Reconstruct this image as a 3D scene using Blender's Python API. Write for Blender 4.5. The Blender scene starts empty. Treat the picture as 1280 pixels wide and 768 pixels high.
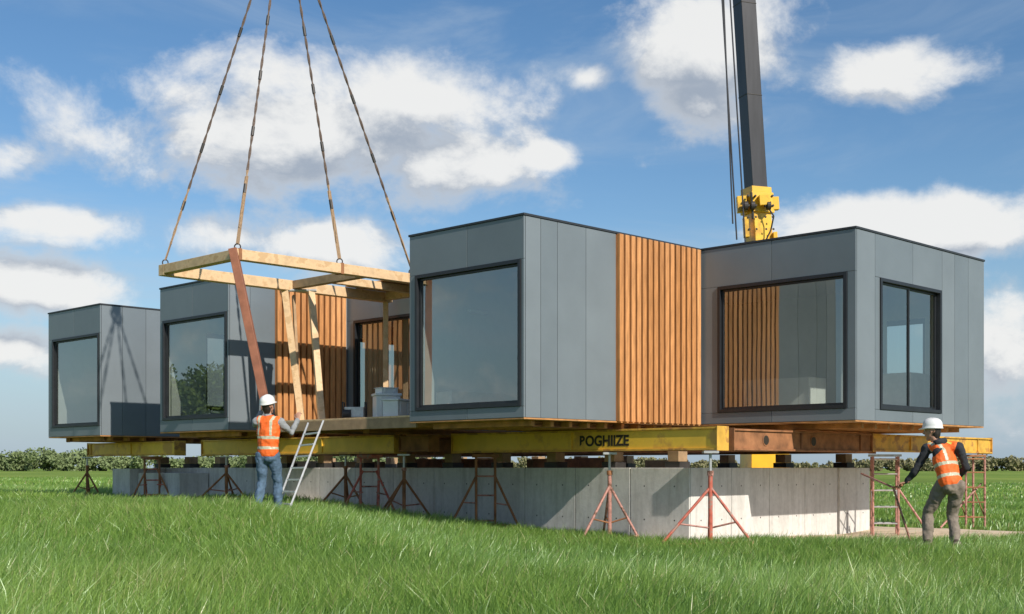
import bpy, bmesh, math, random
import numpy as np
from mathutils import Vector, Matrix
random.seed(7); rng=np.random.default_rng(7)
S=bpy.context.scene
EYE=1.3
U=Vector((-.7115,.7027,0)); V=Vector((.7026,.7116,0)); C0=Vector((.176,18.7,0))
def P(a,b,z): 
    p=C0+U*a+V*b; return Vector((p.x,p.y,EYE+z))
def PX(x,y,d):   # survey helper: bearing + distance -> world
    return Vector(((x-640)/1590*d,d,EYE+(585-y)/1590*d))
def sm(t): 
    t=np.clip(t,0,1); return t*t*(3-2*t)
def gz(X,Y):
    X=np.asarray(X,float);Y=np.asarray(Y,float)
    g=-1.2+.47*sm((1.0-X)/5.5)*sm((Y-7)/11)
    g=g+.03*np.sin(X*.7+1.3)*np.cos(Y*.55)+.02*np.sin(X*1.7+Y*1.1)
    far=sm((np.hypot(X,Y)-60)/150)
    return EYE+g*(1-far)+(-1.1)*far
# ---------------- materials
def newmat(name):
    m=bpy.data.materials.new(name); m.use_nodes=True
    nt=m.node_tree; b=nt.nodes['Principled BSDF']; return m,nt,b
def N(nt,t,**k):
    n=nt.nodes.new(t)
    for a,v in k.items(): setattr(n,a,v)
    return n
def ramp(nt,fac,stops):
    r=N(nt,'ShaderNodeValToRGB'); e=r.color_ramp.elements
    while len(e)<len(stops): e.new(.5)
    for i,(p,c) in enumerate(stops):
        e[i].position=p; e[i].color=(*c,1) if len(c)==3 else c
    nt.links.new(fac,r.inputs[0]); return r.outputs[0]
def noise(nt,scale,detail=5,rough=.55,vec=(1,1,1),rot=(0,0,0)):
    tc=N(nt,'ShaderNodeTexCoord'); mp=N(nt,'ShaderNodeMapping')
    mp.inputs['Scale'].default_value=vec; mp.inputs['Rotation'].default_value=rot
    nt.links.new(tc.outputs['Object'],mp.inputs[0])
    n=N(nt,'ShaderNodeTexNoise'); n.inputs['Scale'].default_value=scale
    n.inputs['Detail'].default_value=detail; n.inputs['Roughness'].default_value=rough
    nt.links.new(mp.outputs[0],n.inputs['Vector']); return n.outputs[0]
def bump(nt,b,h,strength=.3,dist=.01):
    bn=N(nt,'ShaderNodeBump'); bn.inputs['Strength'].default_value=strength; bn.inputs['Distance'].default_value=dist
    nt.links.new(h,bn.inputs['Height']); nt.links.new(bn.outputs[0],b.inputs['Normal'])
def mat(name,c,rough=.6,metal=0,var=.15,scale=6,bs=.15,vec=(1,1,1),c2=None,spec=None,thr=None):
    m,nt,b=newmat(name)
    f=noise(nt,scale,6,.6,vec)
    lo=tuple(max(0,x*(1-var)) for x in c); hi=tuple(x*(1+var) for x in c)
    if c2: 
        t=thr or .55
        col=ramp(nt,f,[(.3,lo),(t-.03,hi),(t+.05,c2)])
    else: col=ramp(nt,f,[(.3,lo),(.7,hi)])
    nt.links.new(col,b.inputs['Base Color'])
    b.inputs['Roughness'].default_value=rough; b.inputs['Metallic'].default_value=metal
    if spec is not None: b.inputs['Specular IOR Level'].default_value=spec
    if bs>0: bump(nt,b,noise(nt,scale*8,4,.6,vec),bs,.005)
    return m
M_panel=[mat('facade_panel_%d'%i,c,.38,0,.1,.7,.04) for i,c in enumerate([(.17,.198,.218),(.185,.213,.233),(.158,.186,.206)])]
M_dark=mat('black_aluminium',(.018,.02,.024),.4,0,.2,5,.03)
M_cap=mat('roof_cap',(.03,.034,.04),.5)
M_int=mat('plaster',(.66,.66,.63),.8,0,.04)
M_floor=mat('oak_floor',(.35,.22,.12),.45,0,.25,5,.1,(1,8,1))
M_under=mat('underside_timber',(.48,.23,.08),.7,0,.35,5,.3,(1,1,1))
M_bat=[mat('larch_batten_%d'%i,c,.6,0,.28,7,.25,(3,3,.35)) for i,c in enumerate([(.6,.275,.1),(.53,.235,.08),(.66,.32,.125),(.48,.21,.07)])]
M_batback=mat('larch_back',(.2,.085,.03),.8)
M_pine=mat('pine_timber',(.66,.45,.25),.65,0,.14,5,.25,(1,1,1.2),(.6,.385,.195),.62)
M_pine2=mat('weathered_timber',(.38,.25,.14),.8,0,.25,5,.3)
M_ply=mat('plywood',(.46,.23,.09),.6,0,.2,4,.15)
M_yel=mat('yellow_paint',(.78,.48,.045),.5,0,.12,1.6,.15,(1,1,1),(.6,.32,.055),.68)
M_yel2=mat('ochre_paint',(.64,.36,.05),.6,0,.2,3,.2,(1,1,1),(.42,.2,.05),.66)
M_rust=mat('rusty_steel',(.3,.13,.055),.75,0,.4,5,.35)
M_darksteel=mat('dark_steel',(.05,.045,.042),.55,.3,.3,5,.2)
M_red=mat('red_oxide_paint',(.45,.1,.06),.55,0,.25,9,.2,(1,1,1),(.35,.22,.17),.62)
M_pink=mat('faded_red_paint',(.4,.19,.15),.6,0,.3,9,.2,(1,1,1),(.16,.07,.04),.6)
M_brown=mat('brown_post_paint',(.3,.115,.065),.6,0,.25,5,.3)
M_galv=mat('galvanised',(.5,.5,.49),.4,.5,.2,12,.1)
M_alu=mat('aluminium',(.62,.62,.6),.35,.6,.12,12,.05)
M_rope=mat('rope_fibre',(.14,.1,.08),.9,0,.3,40,.4)
M_strap=mat('sling_webbing',(.38,.25,.15),.85,0,.25,30,.3)
M_cable=mat('steel_cable',(.05,.05,.055),.5,.5)
M_crane_y=mat('crane_yellow',(.8,.46,.02),.4,0,.08,2,.05,(1,1,1),(.6,.32,.02),.72)
M_crane_d=mat('boom_grey',(.032,.032,.036),.4,.2,.35,2,.1,(3,3,.3))
M_tyre=mat('rubber',(.02,.02,.02),.85)
M_white=mat('white_plastic',(.75,.75,.73),.35,0,.06,4,.03)
M_crate=mat('grey_crate',(.45,.44,.42),.6,0,.15)
M_curt=mat('curtain',(.7,.5,.33),.9,0,.1,3,.1)
M_txt_hole=mat('lettering_and_hole_black',(.03,.022,.015),.6)
M_bark=mat('bark',(.09,.065,.045),.9,0,.3,8,.5)
def concrete():
    m,nt,b=newmat('cast_concrete')
    n1=noise(nt,.9,8,.65); n2=noise(nt,3,6,.7,(2.2,2.2,.25)); n3=noise(nt,14,4,.6)
    c1=ramp(nt,n1,[(.3,(.58,.565,.53)),(.52,(.68,.665,.63)),(.72,(.74,.725,.69))])
    c2=ramp(nt,n2,[(.32,(.72,.71,.69)),(.55,(1,1,1))])
    mx=N(nt,'ShaderNodeMixRGB',blend_type='MULTIPLY'); mx.inputs[0].default_value=.8
    nt.links.new(c1,mx.inputs[1]); nt.links.new(c2,mx.inputs[2])
    c3=ramp(nt,n3,[(.3,(.88,.88,.88)),(.7,(1.05,1.05,1.05))])
    m2=N(nt,'ShaderNodeMixRGB',blend_type='MULTIPLY'); m2.inputs[0].default_value=.8
    nt.links.new(mx.outputs[0],m2.inputs[1]); nt.links.new(c3,m2.inputs[2])
    nt.links.new(m2.outputs[0],b.inputs['Base Color']); b.inputs['Roughness'].default_value=.9
    bump(nt,b,noise(nt,22,8,.7),.35,.01); return m
M_conc=concrete()
def glassmat():
    m=bpy.data.materials.new('window_glass'); m.use_nodes=True; nt=m.node_tree; nt.nodes.clear()
    o=N(nt,'ShaderNodeOutputMaterial'); mx=N(nt,'ShaderNodeMixShader'); t=N(nt,'ShaderNodeBsdfTransparent'); g=N(nt,'ShaderNodeBsdfGlossy')
    t.inputs[0].default_value=(.8,.86,.83,1); g.inputs[0].default_value=(.88,.91,.88,1); g.inputs['Roughness'].default_value=.0
    f=N(nt,'ShaderNodeLayerWeight'); f.inputs[0].default_value=.5
    pw=N(nt,'ShaderNodeMath',operation='POWER'); pw.inputs[1].default_value=4; nt.links.new(f.outputs['Facing'],pw.inputs[0])
    ma=N(nt,'ShaderNodeMath',operation='MULTIPLY_ADD'); ma.inputs[1].default_value=.65; ma.inputs[2].default_value=.27
    nt.links.new(pw.outputs[0],ma.inputs[0]); nt.links.new(ma.outputs[0],mx.inputs[0])
    nt.links.new(t.outputs[0],mx.inputs[1]); nt.links.new(g.outputs[0],mx.inputs[2]); nt.links.new(mx.outputs[0],o.inputs[0])
    tc=N(nt,'ShaderNodeTexCoord'); nz=N(nt,'ShaderNodeTexNoise'); nz.inputs['Scale'].default_value=.8; nz.inputs['Detail'].default_value=1
    nt.links.new(tc.outputs['Object'],nz.inputs['Vector'])
    bn=N(nt,'ShaderNodeBump'); bn.inputs['Strength'].default_value=.12; bn.inputs['Distance'].default_value=.03
    nt.links.new(nz.outputs[0],bn.inputs['Height']); nt.links.new(bn.outputs[0],g.inputs['Normal'])
    return m
M_glass=glassmat()
# ---------------- builder
def link(o,parent=None):
    S.collection.objects.link(o)
    if parent: o.parent=parent
    return o
def empty(name,loc=(0,0,0)):
    e=bpy.data.objects.new(name,None); e.empty_display_size=.2; S.collection.objects.link(e); return e
class MB:
    def __init__(s): s.v=[];s.f=[];s.m=[];s.mats=[]
    def mi(s,m):
        if m not in s.mats: s.mats.append(m)
        return s.mats.index(m)
    def box8(s,c,m):
        i=len(s.v); s.v+= [tuple(x) for x in c]
        for q in ((0,1,2,3),(7,6,5,4),(0,4,5,1),(1,5,6,2),(2,6,7,3),(3,7,4,0)): s.f.append(tuple(i+k for k in q)); s.m.append(s.mi(m))
    def ab(s,a0,a1,b0,b1,z0,z1,m):
        s.box8([P(a0,b0,z0),P(a1,b0,z0),P(a1,b1,z0),P(a0,b1,z0),P(a0,b0,z1),P(a1,b0,z1),P(a1,b1,z1),P(a0,b1,z1)],m)
    def quad(s,pts,m):
        i=len(s.v); s.v+=[tuple(p) for p in pts]; s.f.append(tuple(range(i,i+len(pts)))); s.m.append(s.mi(m))
    def beam(s,p0,p1,w,h,m,up=Vector((0,0,1))):
        p0=Vector(p0);p1=Vector(p1); d=(p1-p0).normalized(); up=Vector(up)
        if abs(d.dot(up))>.98: up=Vector((0,1,0))
        x=d.cross(up).normalized()*w/2; y=x.cross(d).normalized()*h/2
        s.box8([p0-x-y,p0+x-y,p0+x+y,p0-x+y,p1-x-y,p1+x-y,p1+x+y,p1-x+y],m)
    def tube(s,p0,p1,r,m,n=8,r1=None):
        p0=Vector(p0);p1=Vector(p1); d=(p1-p0).normalized(); r1=r if r1 is None else r1
        x=d.orthogonal().normalized(); y=d.cross(x); i=len(s.v)
        for p,rr in((p0,r),(p1,r1)):
            for k in range(n):
                t=2*math.pi*k/n; s.v.append(tuple(p+(x*math.cos(t)+y*math.sin(t))*rr))
        mi=s.mi(m)
        for k in range(n):
            j=(k+1)%n; s.f.append((i+k,i+j,i+n+j,i+n+k)); s.m.append(mi)
        s.f.append(tuple(i+k for k in range(n))[::-1]); s.m.append(mi); s.f.append(tuple(i+n+k for k in range(n))); s.m.append(mi)
    def poly(s,pts,r,m,n=6):
        for p,q in zip(pts[:-1],pts[1:]): s.tube(p,q,r,m,n)
    def out(s,name,parent=None,bevel=0,smooth=False,recalc=True):
        me=bpy.data.meshes.new(name); me.from_pydata(s.v,[],s.f); 
        for m in s.mats: me.materials.append(m)
        me.polygons.foreach_set('material_index',s.m)
        if recalc:
            bm=bmesh.new(); bm.from_mesh(me); bmesh.ops.recalc_face_normals(bm,faces=bm.faces); bm.to_mesh(me); bm.free()
        if smooth: me.polygons.foreach_set('use_smooth',[True]*len(me.polygons))
        me.update(); o=bpy.data.objects.new(name,me); link(o,parent)
        if bevel>0:
            b=o.modifiers.new('bevel','BEVEL'); b.width=bevel; b.segments=2; b.limit_method='ANGLE'; b.angle_limit=math.radians(40); b.harden_normals=False
        return o
# ---------------- house modules
Z0,Z1=.73,3.73
CL=.03; T=.14
def module(a0,a1,b0,b1,front,front_seams,rsegs,right=None,left=None,back=None,curtain=False):
    root=empty('prefab_house_module')
    core=MB(); clad=MB(); fr=MB(); gl=MB(); bat=MB()
    maps={'front':lambda s,d,z:P(s,b0+d,z),'back':lambda s,d,z:P(s,b1-d,z),'right':lambda s,d,z:P(a0+d,s,z),'left':lambda s,d,z:P(a1-d,s,z)}
    def bx(mb,side,s0,s1,d0,d1,z0,z1,m):
        if s1-s0<.003 or z1-z0<.003: return
        f=maps[side]; mb.box8([f(s0,d0,z0),f(s1,d0,z0),f(s1,d1,z0),f(s0,d1,z0),f(s0,d0,z1),f(s1,d0,z1),f(s1,d1,z1),f(s0,d1,z1)],m)
    def around(mb,side,s0,s1,d0,d1,z0,z1,op,m):
        if not op: bx(mb,side,s0,s1,d0,d1,z0,z1,m); return
        o0,o1,p0,p1=op
        bx(mb,side,s0,o0,d0,d1,z0,z1,m); bx(mb,side,o1,s1,d0,d1,z0,z1,m)
        bx(mb,side,o0,o1,d0,d1,p1,z1,m); bx(mb,side,o0,o1,d0,d1,z0,p0,m)
    zi0,zi1=Z0+.02,Z1-.03
    ops={'front':front,'right':right,'left':left,'back':back}
    for side in('front','back'): around(core,side,a0+CL+.002,a1-CL-.002,CL+.003,CL+T,zi0,zi1,ops[side] and ops[side][:4],M_int)
    for side in('right','left'): around(core,side,b0+CL+T+.002,b1-CL-T-.002,CL+.003,CL+T,zi0,zi1,ops[side] and ops[side][:4],M_int)
    core.ab(a0+CL+T+.003,a1-CL-T-.003,b0+CL+T+.003,b1-CL-T-.003,Z0+.03,Z0+.17,M_floor)
    core.ab(a0+CL+T+.003,a1-CL-T-.003,b0+CL+T+.003,b1-CL-T-.003,Z1-.33,Z1-.04,M_int)
    clad.ab(a0+.004,a1-.004,b0+.004,b1-.004,Z0-.012,Z0+.012,M_under)
    clad.ab(a0-.015,a1+.015,b0-.015,b1+.015,Z1-.012,Z1+.022,M_cap)
    g=.004; zt=Z1-.016; zb=Z0+.016
    k=0
    if front:
        w0,w1,q0,q1=front[:4]
        ss=[a0]+sorted(front_seams)+[a1]
        for i in range(len(ss)-1):
            bx(clad,'front',ss[i]+g,ss[i+1]-g,0,CL,q1+.004,zt,M_panel[i%3])
            bx(clad,'front',ss[i]+g,ss[i+1]-g,0,CL,zb,q0-.004,M_panel[(i+1)%3])
        bx(clad,'front',a0+g,w0-.003,0,CL,q0,q1,M_panel[0]); bx(clad,'front',w1+.003,a1-g,0,CL,q0,q1,M_panel[1])
    for (s0,s1,kind) in rsegs:
        s0=max(s0,b0+CL+.003)
        if kind=='p':
            k+=1; mm=M_panel[k%3]
            if right and s0<right[1]-.01 and s1>right[0]+.01:
                r0,r1,q0,q1=right[:4]
                bx(clad,'right',s0+g,s1-g,0,CL,q1+.004,zt,mm); bx(clad,'right',s0+g,s1-g,0,CL,zb,q0-.004,mm)
                bx(clad,'right',s0+g,r0-.003,0,CL,q0,q1,mm); bx(clad,'right',r1+.003,s1-g,0,CL,q0,q1,mm)
            else: bx(clad,'right',s0+g,s1-g,0,CL,zb,zt,mm)
        else:
            bx(bat,'right',s0,s1,.002,CL,zb,zt,M_batback)
            n=max(1,round((s1-s0)/.145)); pt=(s1-s0)/n
            for i in range(n):
                bx(bat,'right',s0+pt*i+.02,s0+pt*(i+1)-.03,-.06+random.uniform(-.004,.004),.0,zb-.01,zt+.002,random.choice(M_bat))
    around(clad,'left',b0+CL+.003,b1-CL-.003,0,CL,zb,zt,left and left[:4],M_panel[0])
    around(clad,'back',a0,a1,0,CL,zb,zt,back and back[:4],M_panel[1])
    for side,op in ops.items():
        if not op: continue
        s0,s1,z0,z1=op[:4]; nm=op[4] if len(op)>4 else 0
        w=.055
        for d0,d1,ww in((-.022,.11,w),):
            bx(fr,side,s0,s0+ww,d0,d1,z0,z1,M_dark); bx(fr,side,s1-ww,s1,d0,d1,z0,z1,M_dark)
            bx(fr,side,s0+ww+.001,s1-ww-.001,d0,d1,z1-ww,z1,M_dark); bx(fr,side,s0+ww+.001,s1-ww-.001,d0,d1,z0,z0+ww,M_dark)
        i0,i1,j0,j1=s0+w+.002,s1-w-.002,z0+w+.002,z1-w-.002; ww=.035
        cuts=[i0+(i1-i0)*t/(nm+1) for t in range(nm+2)]
        for c in range(nm+1):
            e0,e1=cuts[c],cuts[c+1]; dd=.03 if c%2==0 else .055
            bx(fr,side,e0,e0+ww,dd,dd+.04,j0,j1,M_dark); bx(fr,side,e1-ww,e1,dd,dd+.04,j0,j1,M_dark)
            bx(fr,side,e0+ww+.001,e1-ww-.001,dd,dd+.04,j1-ww,j1,M_dark); bx(fr,side,e0+ww+.001,e1-ww-.001,dd,dd+.04,j0,j0+ww,M_dark)
            f=maps[side]; d=dd+.02
            gl.quad([f(e0+ww-.005,d,j0+ww-.005),f(e1-ww+.005,d,j0+ww-.005),f(e1-ww+.005,d,j1-ww+.005),f(e0+ww-.005,d,j1-ww+.005)],M_glass)
    core.out('interior_walls',root); clad.out('cladding_panels',root,.003); fr.out('window_frames',root,.003); gl.out('window_glass',root,recalc=False)
    if bat.v: bat.out('timber_battens',root,.004)
    return root
fz0,fz1=Z0+.2,Z1-.65
mC=module(0,2.57,0,4.345,(.06,2.42,fz0-.02,fz1),[1.22],[(0,.36,'p'),(.36,.73,'p'),(.73,1.38,'p'),(1.38,2.10,'p'),(2.10,4.31,'w')],left=(2.75,4.0,fz0,fz1,0))  # left window is out of view, added to let light inside
mD=module(-2.95,2.57,4.35,8.88,(-2.8,-.36,fz0,fz1-.02),[-1.42],[(4.35,4.95,'p'),(4.95,6.2,'p'),(6.2,7.25,'p'),(7.25,7.72,'p'),(7.72,8.25,'p'),(8.25,8.85,'p')],right=(5.1,7.2,fz0,fz1-.05,1),left=(5,8,fz0,fz1,1),back=(-1.9,-.9,fz0+.7,fz1-.3,0))
mB=module(8.3,10.87,.3,3.205,(8.36,10.75,fz0+.05,fz1-.03),[9.6],[(.3,.8,'p'),(.8,1.39,'p'),(1.39,3.17,'w')],left=(1.3,1.9,fz0+.3,fz1-.2,0))
mE=module(5.35,10.87,3.21,7.6,(6.2,8.07,Z0+.14,fz1,1),[7.2],[(3.21,4.5,'p'),(4.5,6,'p'),(6,7.57,'p')],left=(4,7,fz0,fz1,1))  # unseen left window added to brighten this interior
mA=module(14.03,16.62,.6,5.2,(14.08,16.4,fz0+.03,fz1),[15.3],[(.6,1.15,'p'),(1.15,1.75,'p'),(1.75,2.9,'p'),(2.9,5.17,'p')],left=(3.0,4.7,fz0,fz1,0))  # left window sits beyond the sight line, added for interior light
cu=MB()
for (c0,c1) in((6.3,7.05),(7.25,8.0)):
    n=46; pr=None
    for i in range(n+1):
        s=c0+(c1-c0)*i/n; d=3.21+.24+.035*math.sin(i*1.25)
        cur=(P(s,d,Z0+.2),P(s,d,fz1-.05))
        if pr: cu.quad([pr[0],cur[0],cur[1],pr[1]],M_curt)
        pr=cur
cu.out('curtains',mE,smooth=True,recalc=False)
fu=MB()
fu.ab(2.0,2.38,.4,2.4,Z0+.17,Z0+.5,M_crate); fu.ab(1.3,2.2,3.9,4.1,Z0+.17,Z0+2.1,M_white)
fu.ab(2.3,2.39,1.1,1.5,Z0+1.85,Z0+1.9,M_white)
fu.out('fitted_cupboards',mC,.005)
fu=MB(); fu.ab(-1.2,-1.15,7.0,8.6,Z0+.17,Z1-.35,M_int); fu.ab(-2.3,-1.6,7.4,8.1,Z0+.17,Z0+.95,M_crate); fu.ab(-.8,.6,6.5,7.1,Z0+.17,Z0+.9,M_white)
fu.ab(-1.235,-1.205,7.6,7.64,Z0+.6,Z0+1.9,M_white)
fu.out('fitted_cupboards',mD,.005)
fu=MB(); fu.ab(9.9,10.6,2.2,2.9,Z0+.17,Z0+.9,M_white); fu.ab(9.5,9.6,2.0,2.1,Z0+.17,Z1-.34,M_int); fu.ab(8.6,9.4,2.5,2.9,Z0+.17,Z0+1.1,M_crate); fu.out('fitted_cupboards',mB,.005)
for (root,a0,a1,b0,b1) in((mC,0,2.57,0,4.3),(mD,-2.95,2.5,4.5,8.8),(mB,8.3,10.87,.3,3.2),(mE,5.4,10.8,3.3,7.5),(mA,14.03,16.6,.6,5.2)):
    j=MB(); b=b0+.35
    while b<b1-.2:
        j.ab(a0+.18,a1-.18,b,b+.07,Z0-.1,Z0-.014,M_under); b+=.42
    j.out('underfloor_joists',root,.003)
# ---------------- steel beams
def ibeam(a0,a1,b0,b1,z0,z1,along,m,mflange=None,holes=(),name='steel_beam',text=None,stiff=1.4):
    root=empty(name); mb=MB(); t=.03; mf=mflange or m
    if along=='a':
        mb.ab(a0,a1,b0,b1,z1-t,z1,mf); mb.ab(a0,a1,b0,b1,z0,z0+t,mf)
        mb.ab(a0+.002,a1-.002,b0+.03,b0+.05,z0+t+.001,z1-t-.001,m); mb.ab(a0+.002,a1-.002,b1-.05,b1-.03,z0+t+.001,z1-t-.001,m)
        s=a0+.01
        while s<a1-.02:
            mb.ab(s,s+.015,b0+.005,b0+.029,z0+t+.002,z1-t-.002,m); s+=stiff
        mb.ab(a0-.012,a0,b0-.01,b1+.01,z0-.01,z1+.01,mf)
        mb.ab(a1,a1+.012,b0-.01,b1+.01,z0-.01,z1+.01,mf)
    else:
        mb.ab(a0,a1,b0,b1,z1-t,z1,mf); mb.ab(a0,a1,b0,b1,z0,z0+t,mf)
        mb.ab(a0+.03,a0+.05,b0+.002,b1-.002,z0+t+.001,z1-t-.001,m); mb.ab(a1-.05,a1-.03,b0+.002,b1-.002,z0+t+.001,z1-t-.001,m)
        s=b0+.01
        while s<b1-.02:
            mb.ab(a0+.005,a0+.029,s,s+.015,z0+t+.002,z1-t-.002,m); s+=stiff
        mb.ab(a0-.01,a1+.01,b0-.012,b0,z0-.01,z1+.01,mf); mb.ab(a0-.01,a1+.01,b1,b1+.012,z0-.01,z1+.01,mf)
    for h in holes:
        c=P(a0+.028,h,(z0+z1)/2); mb.tube(c,c-U*.012,.075,M_txt_hole,20); mb.tube(c,c-U*.008,.095,m,20)  # no opening cut: black disc paints the shade inside each hole
    mb.out('beam_section',root,.003)
    if text:
        cu=bpy.data.curves.new('lettering','FONT'); cu.body=text; cu.size=.235; cu.extrude=.001; cu.offset=.008
        o=bpy.data.objects.new('lettering',cu); cu.materials.append(M_txt_hole)
        X=-U; Y=Vector((0,0,1)); Zz=-V
        mt=Matrix((X,Y,Zz)).transposed().to_4x4(); mt.translation=P(.98,b0+.026,z0+.09); o.matrix_world=mt
        link(o,root); 
    return root
ibeam(-1.8,4.06,2.3,2.58,.27,.62,'a',M_yel,M_yel2,text='BOGHIIZE',stiff=2.93)
ibeam(5.1,11.7,1.8,2.08,.27,.61,'a',M_yel,M_yel2,stiff=2.2)
ibeam(12.84,17.0,1.8,2.08,.29,.61,'a',M_yel,M_yel2,stiff=2.0)
ibeam(-1.8,-1.5,2.75,6.94,.27,.6,'b',M_rust,M_rust,holes=(3.65,5.05),stiff=1.9)
ibeam(-1.8,-1.5,6.97,11.8,.29,.6,'b',M_yel2,M_yel2)
for b in(4.6,7.9): ibeam(-1.2,13.5,b,b+.25,.27,.6,'a',M_rust,M_rust)
ibeam(4.2,5.0,1.85,2.1,.3,.58,'a',M_rust)
for a in(.35,2.0,4.7,8.8,10.2,14.4,16.1):
    ibeam(a,a+.16,.9 if a>3 else .55,7.4,.625,.708,'b',M_rust,M_rust,stiff=9,name='steel_beam')
pk=MB()
for a in np.arange(-.5,15.8,1.35):
    for b in(3.1,8.35):
        pk.ab(a,a+.3,b,b+.28,.002,.1,M_darksteel); pk.ab(a+.04,a+.26,b+.02,b+.26,.102,.268,M_pine2)
pk.out('packing_blocks',None,.004)
ub=MB()
for i in range(12):
    a=random.uniform(1.5,14); b=random.uniform(4.2,7.2); ub.ab(a,a+random.uniform(.6,1.4),b,b+.5,.0,random.uniform(.12,.24),random.choice([M_darksteel,M_pine2,M_rust]))
ub.out('timber_dunnage',None,.004)
# ---------------- foundation
fd=empty('concrete_foundation'); w=MB(); FZ=-1.75
A0,A1,B0,B1=-.77,15.96,3.0,8.66
w.ab(A0+.03,A1-.03,B0+.03,B0+.35,FZ,-.008,M_conc); w.ab(A0+.03,A1-.03,B1-.35,B1-.03,FZ,-.008,M_conc)
w.ab(A0+.03,A0+.35,B0+.352,B1-.352,FZ,-.008,M_conc); w.ab(A1-.35,A1-.03,B0+.352,B1-.352,FZ,-.008,M_conc)
w.ab(A0+.36,A1-.36,B0+.36,B1-.36,FZ,-.3,M_conc)
a=A0+.0; 
while a<A1-.05:
    e=min(a+1.22,A1); w.ab(a+.006,e-.006,B0,B0+.029,FZ,0,M_conc)
    for zz in(-.3,-.85):
        for aa in(a+.3,a+.92):
            c=P(aa,B0-.001,zz); w.tube(c,c+V*.02,.02,M_darksteel,10)  # tie holes as dark discs, their inner shade put into the colour
    a+=1.22
b=B0+.03
while b<B1-.05:
    e=min(b+1.13,B1); pr=.0 if b<B1-1.2 else -.04
    w.ab(A0+pr,A0+.029,b+.005,e-.006,FZ,0,M_conc)
    for zz in(-.3,-.85):
        for bb in(b+.28,b+.85):
            if bb<B1-.1:
                c=P(A0+pr-.001,bb,zz); w.tube(c,c+U*.02,.02,M_darksteel,10)  # same dark discs here, painting the shade of the tie holes
    b+=1.13
w.out('foundation_walls',fd,.008)
pr=MB(); pr.ab(13.3,15.2,2.2,2.97,FZ,-.12,M_conc); pr.ab(15.25,16.1,2.0,2.97,FZ,-.02,M_conc); pr.out('foundation_piers',fd,.01)
# ---------------- shoring stands
def stand(a,b,top,m,style=0,rot=0,spread=.55,m2=None):
    root=empty('shoring_stand'); mb=MB(); c=P(a,b,0); g=float(gz(c.x,c.y)); t=EYE+top; h=t-g
    m2=m2 or m
    R=Matrix.Rotation(rot,3,'Z')
    def L(x,y,z): 
        q=R@Vector((x,y,0)); xx,yy=c.x+q.x,c.y+q.y
        return Vector((xx,yy,g+z*h))
    def G(x,y):
        p=L(x,y,0); p.z=float(gz(p.x,p.y))+.03; return p
    if style==0:
        mb.tube(L(0,0,0),L(0,0,.78),.034,m,12); mb.tube(L(0,0,.78),L(0,0,.97),.022,M_galv,10); mb.tube(L(0,0,.74),L(0,0,.79),.048,m2,12)
        mb.beam(L(0,0,.97),L(0,0,.995),.22,.22,M_galv)
        fe=[G(-spread,-.15),G(spread*.75,-.25),G(.1,spread)]
        for f in fe:
            mb.tube(L(0,0,.62),f,.022,m,10); mb.tube(f-Vector((0,0,.03)),f,.07,m2,12)
            mid=L(0,0,.62).lerp(f,.6); mb.tube(L(0,0,.2),mid,.014,m2,8)
        mb.tube(fe[0]+Vector((0,0,.05)),fe[1]+Vector((0,0,.05)),.016,m,8)
        mb.tube(fe[0]+Vector((0,0,.05)),L(0,0,.04),.016,m,8); mb.tube(fe[2]+Vector((0,0,.05)),L(0,0,.06),.014,m,8)
    elif style==1:
        for x in(-.17,.17):
            mb.tube(L(x,0,.0),L(x,0,.95),.024,m,10)
            mb.tube(L(x,.35,.0),L(x,.0,.7),.018,m2,8)
        for z in(.12,.45,.7,.93): mb.tube(L(-.17,0,z),L(.17,0,z),.016,m2,8)
        mb.beam(L(-.24,0,.965),L(.24,0,.965),.12,.06,m)
        for x in(-spread,spread):
            f=G(x,-.1); mb.tube(L(x*.25,0,.72),f,.022,m,10); mb.tube(f-Vector((0,0,.03)),f,.06,m2,12)
            mb.tube(L(x*.25,0,.35),f.lerp(L(x*.25,0,.72),.45),.013,m2,8)
        mb.tube(G(-spread,-.1)+Vector((0,0,.07)),G(spread,-.1)+Vector((0,0,.07)),.017,m,8)
    else:
        for x in(-.22,.22):
            for y in(-.18,.18): mb.tube(L(x,y,0),L(x,y,.96),.022,m,10)
        for z in(.15,.35,.55,.75,.93):
            for y in(-.18,.18): mb.tube(L(-.22,y,z),L(.22,y,z),.013,m2,8)
        mb.tube(L(-.22,-.18,.15),L(-.22,.18,.55),.013,m2,8); mb.tube(L(.22,-.18,.15),L(.22,.18,.55),.013,m2,8)
        mb.beam(L(-.28,0,.975),L(.28,0,.975),.3,.04,m2)
        mb.tube(L(.2,-.1,.6),G(spread*1.5,-.1),.02,m,8); 
    mb.out('stand_frame',root)
def stand_px(x,b,top,*ar,**k):
    r=(x-640)/1590
    X0=C0.x+V.x*b; Y0=C0.y+V.y*b
    a=(X0-r*Y0)/(r*U.y-U.x); stand(a,b,top,*ar,**k)
stand_px(888,2.1,.26,M_red,0,0.0,.8,M_pink)
stand_px(762,2.4,.26,M_pink,0,.3,.55,M_rust)
stand_px(607,2.4,.26,M_rust,1,0,.62,M_pink)
stand_px(462,1.9,.26,M_red,1,.2,.5,M_pink)
stand_px(432,2.2,.26,M_rust,0,.2,.5)
stand_px(283,1.95,.26,M_rust,0,.1,.6,M_pink)
stand_px(190,1.95,.28,M_rust,1,.1,.45,M_red)
stand_px(109,1.95,.28,M_rust,0,.4,.4)
stand_px(505,1.9,.26,M_rust,0,.9,.7,M_pink)
def stand_r(x,a,*ar,**k):
    r=(x-640)/1590; X0=C0.x+U.x*a; Y0=C0.y+U.y*a
    b=(r*Y0-X0)/(V.x-r*V.y); stand(a,b,*ar,**k)
stand_r(1106,-1.65,.26,M_pink,2,-.2,.5,M_galv)
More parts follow.
